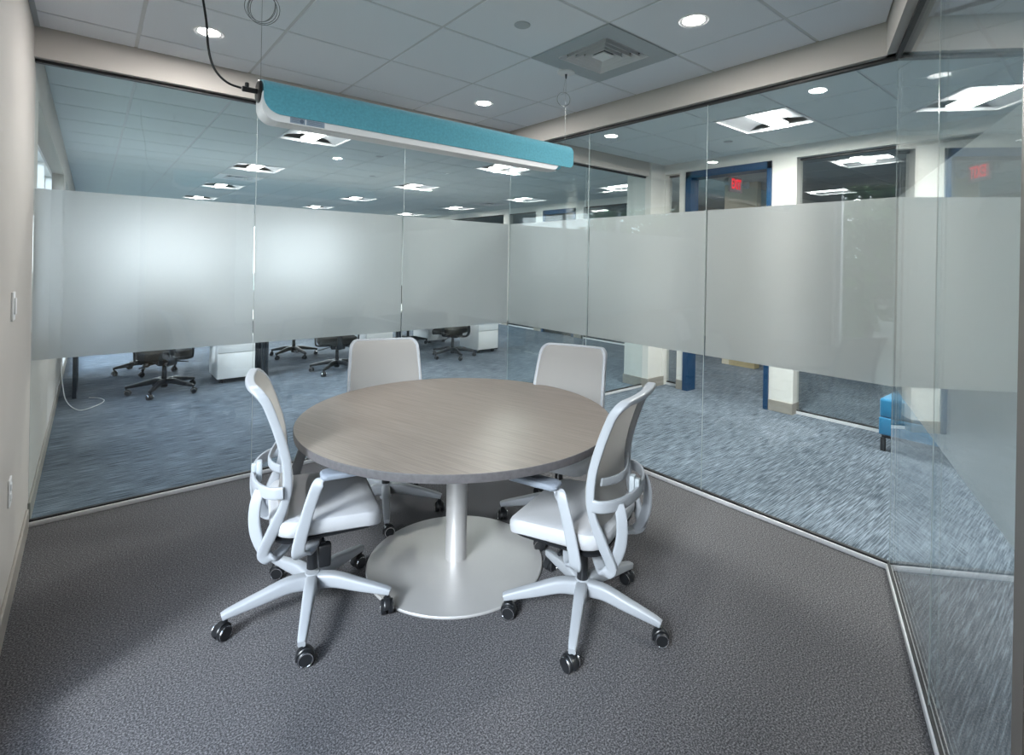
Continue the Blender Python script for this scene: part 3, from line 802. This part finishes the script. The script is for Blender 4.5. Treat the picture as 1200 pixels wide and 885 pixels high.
def make_chair(loc, rz, label, off):
    root = empty('meeting_chair', loc, rz)
    P = M['plastic']
    chair_legs(root, P, off=off)
    b = B(); add_lathe(b, [(.030, .065), (.034, .070), (.036, .13), (.033, .150), (.027, .155)], 28); obj('base_hub', b, P, root)
    b = B(); add_cyl(b, (0, 0, .15), (0, 0, .30), .024, .022); add_cyl(b, (0, 0, .30), (0, 0, .345), .013); obj('gas_lift', b, M['blackp'], root)
    b = B()
    add_box(b, -.055, .055, -.13, .10, .325, .375, .012, 3); add_box(b, -.17, .17, -.15, .15, .368, .385, .006)
    add_cyl(b, (-.20, .02, .345), (.20, .02, .345), .008); add_box(b, .175, .215, .0, .05, .255, .345, .01)
    obj('tilt_mechanism', b, M['blackp'], root)
    obj('seat', seat_cushion(M['seat_fab']), M['seat_fab'], root)
    b = B()
    rings = []
    for inset, zz in ((.03, .380), (.016, .384), (.014, .394), (.03, .398)):
        rings.append([(x, y, zz) for x, y in rrect(.485-2*inset, .43-2*inset, .07, 6, 0, .04)])
    add_loft(b, rings); obj('seat_pan', b, M['blackp'], root)
    # back frame: one continuous loop of posts and curved top rail, hooked under the seat
    ZT, RC = .985, .045
    def outline_hw(z):
        h_ = halfw(z)
        if z > ZT-RC: h_ -= RC-math.sqrt(max(0, RC*RC-(z-(ZT-RC))**2))
        return h_
    b = B()
    hook = [(.050, -.070, .342, .034, .020), (.100, -.095, .334, .036, .020), (.155, -.135, .322, .040, .020), (.188, -.165, .322, .042, .020)]
    post = [(halfw(z)-.006, curve_y(halfw(z), z)-.014, z, .042 if z < .5 else .034, .020) for z in (.345, .38, .42, .47, .53, .60, .70, .80, .88, .925)]
    corner = []
    for a in (25, 50, 75):
        aa = math.radians(a); z = ZT-RC+RC*math.sin(aa)-.008; x = halfw(.95)-RC+RC*math.cos(aa)-.006
        corner.append((x, curve_y(x, z)-.014, z, .034, .022))
    half = hook+post+corner+[(.12, curve_y(.12, ZT-.008)-.014, ZT-.010, .034, .024), (.06, curve_y(.06, ZT-.008)-.014, ZT-.010, .034, .024)]
    loop = half+[(0, curve_y(0, ZT-.008)-.014, ZT-.010, .034, .024)]+[(-p[0],)+p[1:] for p in reversed(half)]
    add_sweep(b, loop, (0, -1, 0), n=5, prof=4, power=4)
    obj('back_frame', b, P, root)
    # mesh panel
    b = B(); t = bmesh.new(); nx, nz = 14, 26; V = {}
    for side in (0, 1):
        for i in range(nx+1):
            for j in range(nz+1):
                z = .40+(ZT-.40)*math.sin(PI/2*j/nz)**1.0
                hw = outline_hw(z)-.03*max(0, (.56-z)/.16)
                x = hw*(2*i/nx-1)
                y = curve_y(x, z)+(.004 if side == 0 else -.003)
                if z < .54: y = curve_y(x, .54)-.02*((.54-z)/.14)**2+(.004 if side == 0 else -.003)
                V[side, i, j] = t.verts.new((x, y, z))
    for i in range(nx):
        for j in range(nz):
            t.faces.new((V[0, i, j], V[0, i+1, j], V[0, i+1, j+1], V[0, i, j+1])); t.faces.new((V[1, i, j], V[1, i, j+1], V[1, i+1, j+1], V[1, i+1, j]))
    for i in range(nx):
        for j in (0, nz): t.faces.new((V[0, i, j], V[1, i, j], V[1, i+1, j], V[0, i+1, j]))
    for j in range(nz):
        for i in (0, nx): t.faces.new((V[0, i, j], V[0, i, j+1], V[1, i, j+1], V[1, i, j]))
    merge(b, t); obj('back_mesh', b, M['mesh_fab'], root, angle=50)
    # outer band round the back + rear struts
    b = B(); pts = []
    for k in range(-6, 7):
        t_ = k/6; x = .236*math.sin(t_*PI/2); y = -.235+.105*(1-math.cos(t_*PI/2))
        pts.append((x, y, .578+.010*abs(t_), .046, .014))
    add_sweep(b, pts, (0, 0, 1), n=4, prof=4, power=4)
    obj('back_band', b, P, root)
    for s in (-1, 1):
        b = B()
        add_sweep(b, [(s*.165, -.208, .585, .040, .012), (s*.172, -.222, .54, .042, .013), (s*.175, -.226, .48, .043, .014), (s*.178, -.218, .42, .044, .015), (s*.183, -.195, .36, .040, .016), (s*.188, -.170, .330, .036, .016)], (s*.45, 1, 0), n=6, prof=4, power=4)
        obj('rear_strut', b, P, root)
    # lumbar support: inner curved band with centre clip
    b = B(); pts = []
    for k in range(-6, 7):
        t_ = k/6; x = .165*t_; y = backline(.66)-.034-.038*(1-abs(t_)**1.6)
        pts.append((x, y, .635+.018*abs(t_)**2, .036-.006*abs(t_), .010))
    add_sweep(b, pts, (0, 0, 1), n=3, prof=3, power=4)
    lum = obj('lumbar_support', b, P, root)
    b = B(); add_box(b, -.018, .018, -.222, -.200, .555, .640, .006); add_box(b, -.012, .012, -.240, -.222, .59, .63, .003); obj('lumbar_clip', b, M['grille'], lum)
    # arms
    for s in (-1, 1):
        b = B()
        x = .262
        add_sweep(b, [(s*.07, .005, .360, .044, .016), (s*.16, -.005, .350, .046, .016), (s*.225, -.040, .340, .048, .016), (s*(x-.004), -.072, .352, .050, .015), (s*(x+.004), -.074, .39, .048, .015), (s*(x+.006), -.056, .47, .046, .014), (s*(x+.004), -.030, .56, .044, .014), (s*x, -.008, .612, .044, .014), (s*(x-.002), .020, .628, .042, .014), (s*(x-.004), .07, .630, .040, .012), (s*(x-.004), .14, .630, .040, .010)],
                  lambda u: (0, 1, 0) if u < .22 else (0, 1, .25) if u < .66 else (s*min(1, (u-.66)*5), max(.05, 1-(u-.66)*6), .25), n=6, prof=4, power=4)
        arm = obj('armrest', b, P, root)
        b = B(); rings = []
        for inset, zz in ((.014, .626), (.004, .629), (0, .637), (.001, .645), (.006, .650), (.02, .652)):
            rings.append([(s*(x-.006)+px, py, zz) for px, py in rrect(.078-2*inset, .225-2*inset, (.03-inset*.4, .03-inset*.4, .022-inset*.4, .022-inset*.4), 5, 0, .110)])
        add_loft(b, rings); obj('arm_pad', b, M['pad'], arm)
    return tag(root, label, 'chair', 'white meeting chairs around the round table')
def set_base(root, off):
    k = 0
    for c in sorted(kids(root), key=lambda o: o.name):
        if c.name.startswith('leg'):
            c.rotation_euler.z = math.radians(off+72*k); k += 1
def face(dx, dy): return math.atan2(dy, dx)-PI/2
LF = math.radians(-13)
ch = make_chair((-2.335, -1.620, 0), LF-PI/2, 'white meeting chair at the left of the table, seen from its side', 0)
set_base(ch, -114-math.degrees(LF-PI/2))
CH = ch
rr = face(-.353, .935); c2 = dup(ch, (-1.45, -2.365, 0), rr, 'white meeting chair nearest the camera at right, seen from behind'); set_base(c2, 1-math.degrees(rr))
rr = face(-.334, -.943); c3 = dup(ch, (-1.70, -.985, 0), rr, 'white meeting chair behind the table on the left, facing the camera'); set_base(c3, -114-math.degrees(rr))
rr = face(-.907, -.42); c4 = dup(ch, (-.975, -1.728, 0), rr, 'white meeting chair behind the table on the right'); set_base(c4, 138.6-math.degrees(rr))

for c in kids(CH):
    if not c.name.startswith(('leg', 'base_hub')): c.location.z = .024
# ------------------------------------------------------------------ black office chairs
def make_black(loc, rz, label):
    root = empty('task_chair', loc, rz); K = M['blackp']
    chair_legs(root, K, R=.33, off=20, wi=.05, wo=.034)
    b = B(); add_lathe(b, [(.032, .06), (.036, .07), (.036, .13), (.028, .15)], 20); add_cyl(b, (0, 0, .15), (0, 0, .33), .025, .02); obj('gas_lift', b, K, root)
    b = B(); add_box(b, -.09, .09, -.13, .10, .31, .37, .015, 3); add_cyl(b, (.08, .02, .33), (.24, .04, .30), .007); add_cyl(b, (-.08, -.02, .33), (-.23, 0, .29), .007); obj('tilt_mechanism', b, K, root)
    obj('seat', seat_cushion(None, z=.46, th=.095), M['blackfab'], root)
    b = B(); rings = []
    for z, hw, y, tk in ((.50, .15, -.235, .03), (.56, .21, -.232, .04), (.70, .225, -.24, .045), (.88, .215, -.27, .04), (1.0, .19, -.30, .03), (1.03, .15, -.31, .02)):
        rings.append([(x, y+py+.04*(x/.2)**2, z) for x, py in rrect(2*hw, tk, tk*.45, 4)])
    add_loft(b, rings); obj('backrest', b, M['blackfab'], root)
    b = B(); add_sweep(b, [(0, -.10, .335, .07, .03), (0, -.24, .34, .07, .03), (0, -.29, .42, .06, .025), (0, -.27, .60, .06, .02)], (1, 0, 0), n=5, prof=3); obj('back_bar', b, K, root)
    for s in (-1, 1):
        b = B(); add_sweep(b, [(s*.09, 0, .345, .05, .02), (s*.24, 0, .35, .05, .02), (s*.27, 0, .40, .05, .02), (s*.27, 0, .64, .045, .02)], (0, 1, 0), n=5, prof=3)
        a = obj('armrest', b, K, root)
        b = B(); add_box(b, s*.27-.04, s*.27+.04, -.10, .15, .64, .67, .012, 3); obj('arm_pad', b, K, a)
    return tag(root, label, 'office chair', 'black office chairs at the desks outside')
bc = make_black((-2.45, 2.93, 0), math.radians(8), 'black office chair on the near side of the desks, leftmost')
for c in kids(bc): pass
dup(bc, (-.56, 2.91, 0), math.radians(-14), 'black office chair on the near side of the desks, in the middle')
dup(bc, (1.25, 2.93, 0), math.radians(25), 'black office chair on the near side of the desks beside the rightmost drawer pedestal')
dup(bc, (-2.52, 4.24, 0), math.radians(168), 'black office chair on the far side of the desks, leftmost')
dup(bc, (-.70, 4.32, 0), math.radians(190), 'black office chair on the far side of the desks, in the middle')
dup(bc, (1.22, 4.34, 0), math.radians(176), 'black office chair on the far side of the desks, rightmost')

# ------------------------------------------------------------------ desks + pedestals
def desk(x, y0, y1, label):
    r = empty('office_desk', (x, (y0+y1)/2, 0)); w = .915; d = (y1-y0)/2
    b = B(); add_box(b, -w, w, -d, d, .715, .74, .004); obj('desktop', b, M['white_lam'], r)
    for sx in (-1, 1):
        for sy in (-1, 1):
            b = B(); add_box(b, sx*(w-.018)-.017, sx*(w-.018)+.017, sy*(d-.10)-.03, sy*(d-.10)+.03, 0, .715, .004); obj('leg', b, M['darkmetal'], r)
    b = B(); add_box(b, -w+.09, w-.09, -.02, .02, .66, .70); obj('rail', b, M['darkmetal'], r)
    return tag(r, label, 'desk', 'white bench desks in the open office')
dk = desk(-2.30, 3.06, 3.60, 'white bench desk on the near side, against the left wall')
dup(dk, (-.465, 3.33, 0), 0, 'white bench desk on the near side, in the middle')
dup(dk, (1.37, 3.33, 0), 0, 'white bench desk on the near side, at the right end')
dup(dk, (-2.30, 3.90, 0), 0, 'white bench desk on the far side, against the left wall')
dup(dk, (-.465, 3.90, 0), 0, 'white bench desk on the far side, in the middle')
dup(dk, (1.37, 3.90, 0), 0, 'white bench desk on the far side, at the right end')
def pedestal(x, y, label, rz=0):
    r = empty('drawer_pedestal', (x, y, 0), rz)
    b = B(); add_box(b, -.20, .20, .012, .53, .055, .56, .003); obj('body', b, M['white_lam'], r)
    for z0, z1 in ((.06, .355), (.362, .555)):
        b = B(); add_box(b, -.198, .198, -.008, .012, z0, z1, .003); dr = obj('drawer', b, M['white_lam'], r)
        if z1 > .5:
            g = B(); add_cyl(g, (.16, -.010, z1-.055), (.16, -.022, z1-.055), .008); obj('lock', g, M['grille'], dr)
    for sx in (-1, 1):
        for yy in (.06, .47):
            b = caster_bm(.024); c = obj('caster', b, [M['blackp'], M['blackp']], r, loc=(sx*.15, yy, 0), rz=.4*sx); c.scale = (1, 1, .75)
    return tag(r, label, 'drawer pedestal', 'white drawer pedestals under the desks')
pd = pedestal(-1.735, 2.98, 'white drawer pedestal under the leftmost desk, between chair and dark leg')
dup(pd, (.10, 3.05, 0), 0, 'white drawer pedestal just behind the back left meeting chair')
dup(pd, (1.93, 2.93, 0), 0, 'white drawer pedestal at the right end of the desks by the glass corner')
dup(pd, (1.75, 4.75, 0), PI, 'white drawer pedestal on the far side of the rightmost desk')
# loose cables on the floor at the left wall
bm = B(); add_tube(bm, [(-3.28, 2.4, .50), (-3.27, 2.45, .30), (-3.24, 2.5, .12), (-3.15, 2.55, .01), (-3.02, 2.68, .006), (-2.96, 2.85, .006), (-3.0, 3.0, .006), (-3.08, 3.08, .006)], .004, n=8)
tag(obj('data_cable', bm, M['white_lam']), 'thin pale cable trailing down the wall to the office floor at far left', 'cable')

# ------------------------------------------------------------------ blue ottoman in the corridor
r = empty('ottoman', (2.14, -2.90, 0))
b = B(); add_box(b, -.22, .22, -.39, .39, .275, .432, .022, 4); obj('seat_cushion', b, M['ottoman'], r)
b = B(); add_box(b, -.222, .222, -.392, .392, .135, .277, .012, 3); obj('upholstered_base', b, M['ottoman'], r)
b = B(); add_box(b, -.20, .20, -.375, .375, .108, .136, .002); obj('frame', b, M['blackp'], r)
for sx in (-1, 1):
    for sy in (-1, 1):
        b = B(); add_box(b, sx*.195-.016, sx*.195+.016, sy*.365-.016, sy*.365+.016, 0, .11, .002); obj('leg', b, M['blackp'], r)
tag(r, 'bright blue upholstered ottoman bench on black legs against the corridor window', 'ottoman')

# ------------------------------------------------------------------ outside: ground and a tree seen in reflections
bm = B(); add_box(bm, -40, XD-.17, -40, 50, -.12, -.07); add_box(bm, XD-.17, 40, 12.4, 50, -.12, -.07)
tag(obj('ground_outside', bm, M['ground'], None, False), kind='structure')
def tree(x, y, h, label, seed):
    rnd = random.Random(seed); r = empty('tree', (x, y, -.07))
    b = B(); add_sweep(b, [(0, 0, 0, .26, .26), (.05, 0, h*.3, .2, .2), (0, .05, h*.6, .13, .13), (.05, 0, h*.9, .05, .05)], (1, 0, 0), n=4, prof=3, power=2)
    obj('trunk', b, M['bark'], r)
    me = bpy.data.meshes.new('foliage'); vs = []; fs = []
    for k in range(9000):
        a = rnd.uniform(0, 2*PI); u = rnd.uniform(-1, 1); q = rnd.uniform(.55, 1)
        rad = h*.44*q*(1+.25*math.sin(3*a+seed)+.15*math.cos(5*u*3+a))
        s = math.sqrt(1-u*u); c = Vector((rad*s*math.cos(a), rad*s*math.sin(a), h*.52+u*rad*1.05))
        n_ = Vector((rnd.uniform(-1, 1), rnd.uniform(-1, 1), rnd.uniform(-1, 1))).normalized(); t = n_.orthogonal().normalized()*.11; w_ = n_.cross(t).normalized()*.06
        i = len(vs); vs += [c-t, c+w_, c+t, c-w_]; fs.append((i, i+1, i+2, i+3))
    me.from_pydata(vs, [], fs); me.materials.append(M['leaf'])
    f = bpy.data.objects.new('foliage', me); COL.objects.link(f); f.parent = r
    return tag(r, label, 'tree', 'trees outside the left-hand windows')
tree(-9.5, -.2, 4.6, 'leafy green tree outside, mirrored in the frosted right glass', 1)
tree(-11, 6.5, 5.0, 'leafy green tree outside the open office windows', 2)

# ------------------------------------------------------------------ world + daylight
w = bpy.data.worlds.new('World'); bpy.context.scene.world = w; w.use_nodes = True
nt = w.node_tree; nt.nodes.clear()
o = nt.nodes.new('ShaderNodeOutputWorld'); bg = nt.nodes.new('ShaderNodeBackground')
tc = nt.nodes.new('ShaderNodeTexCoord'); sep = nt.nodes.new('ShaderNodeSeparateXYZ'); cr = nt.nodes.new('ShaderNodeValToRGB')
nt.links.new(tc.outputs['Generated'], sep.inputs[0]); nt.links.new(sep.outputs['Z'], cr.inputs[0]); nt.links.new(cr.outputs[0], bg.inputs[0]); nt.links.new(bg.outputs[0], o.inputs[0])
e = cr.color_ramp.elements; e[0].position = 0; e[0].color = (.96, .98, 1, 1); e[1].position = .7; e[1].color = (.62, .77, 1, 1)
bg.inputs[1].default_value = 4.6
def area(name, loc, rot, sx, sy, energy, col):
    L = bpy.data.lights.new(name, 'AREA'); L.shape = 'RECTANGLE'; L.size = sx; L.size_y = sy; L.energy = energy; L.color = col
    a = bpy.data.objects.new(name, L); COL.objects.link(a); a.location = loc; a.rotation_euler = rot
    return a
DAY = (.74, .86, 1.0)
# daylight just outside each real window (pointing into the building)
for k, (a, b, c, d) in enumerate(WIN_D):
    area('daylight', (XD-.30, (a+b)/2, (c+d)/2+.1), (0, math.radians(-90-8), 0), (d-c), (b-a), [1, 1, 1, 1][k], DAY).data.cycles.is_portal = True
for a, b in ((-2.9, -.2), (.4, 3.2)):
    area('daylight', ((a+b)/2, 12.5, 1.5), (math.radians(-90), 0, 0), b-a, 1.8, 40, DAY).data.cycles.is_portal = True
S = bpy.data.lights.new('daylight_sun', 'SUN'); S.energy = 4.4; S.angle = math.radians(16); S.color = (.93, .96, 1.0)
so = bpy.data.objects.new('daylight_sun', S); COL.objects.link(so)
so.rotation_euler = Vector((.91*math.cos(math.radians(30)), .42*math.cos(math.radians(30)), -math.sin(math.radians(30)))).to_track_quat('-Z', 'Y').to_euler()
# light thrown by the recessed troffers, including the unseen added pair
for (x, y) in TO+TR+T3:
    e_ = 19 if (x, y) in TO else 68 if (x, y) in TR else 10
    area('troffer_glow', (x, y, ZC+.012), (0, 0, PI/2 if (x, y) in TR else 0), .13, .54, e_, (1, .95, .87))

# ------------------------------------------------------------------ camera
cam = bpy.data.cameras.new('camera'); co = bpy.data.objects.new('camera', cam); COL.objects.link(co)
cam.sensor_width = 36; cam.sensor_fit = 'HORIZONTAL'; cam.lens = 604.79/1200*36
cam.shift_x = -8.32/1200; cam.shift_y = -(442.5-306.38)/1200
cam.clip_start = .02
co.matrix_world = Matrix.Translation((-3.0841, -3.8726, 1.5)) @ Matrix.Rotation(-.6925, 4, 'Z') @ Matrix.Rotation(PI/2, 4, 'X') @ Matrix.Rotation(.0181, 4, 'Z')
sc = bpy.context.scene; sc.camera = co
sc.view_settings.view_transform = 'Standard'; sc.view_settings.look = 'None'; sc.view_settings.gamma = 1; sc.view_settings.exposure = .6
sc.view_settings.use_curve_mapping = False
sc.cycles.use_denoising = True
sc.cycles.max_bounces = 12; sc.cycles.transparent_max_bounces = 24; sc.cycles.transmission_bounces = 8; sc.cycles.glossy_bounces = 5; sc.cycles.diffuse_bounces = 5
sc.cycles.sample_clamp_indirect = 6; sc.cycles.caustics_reflective = False; sc.cycles.caustics_refractive = True
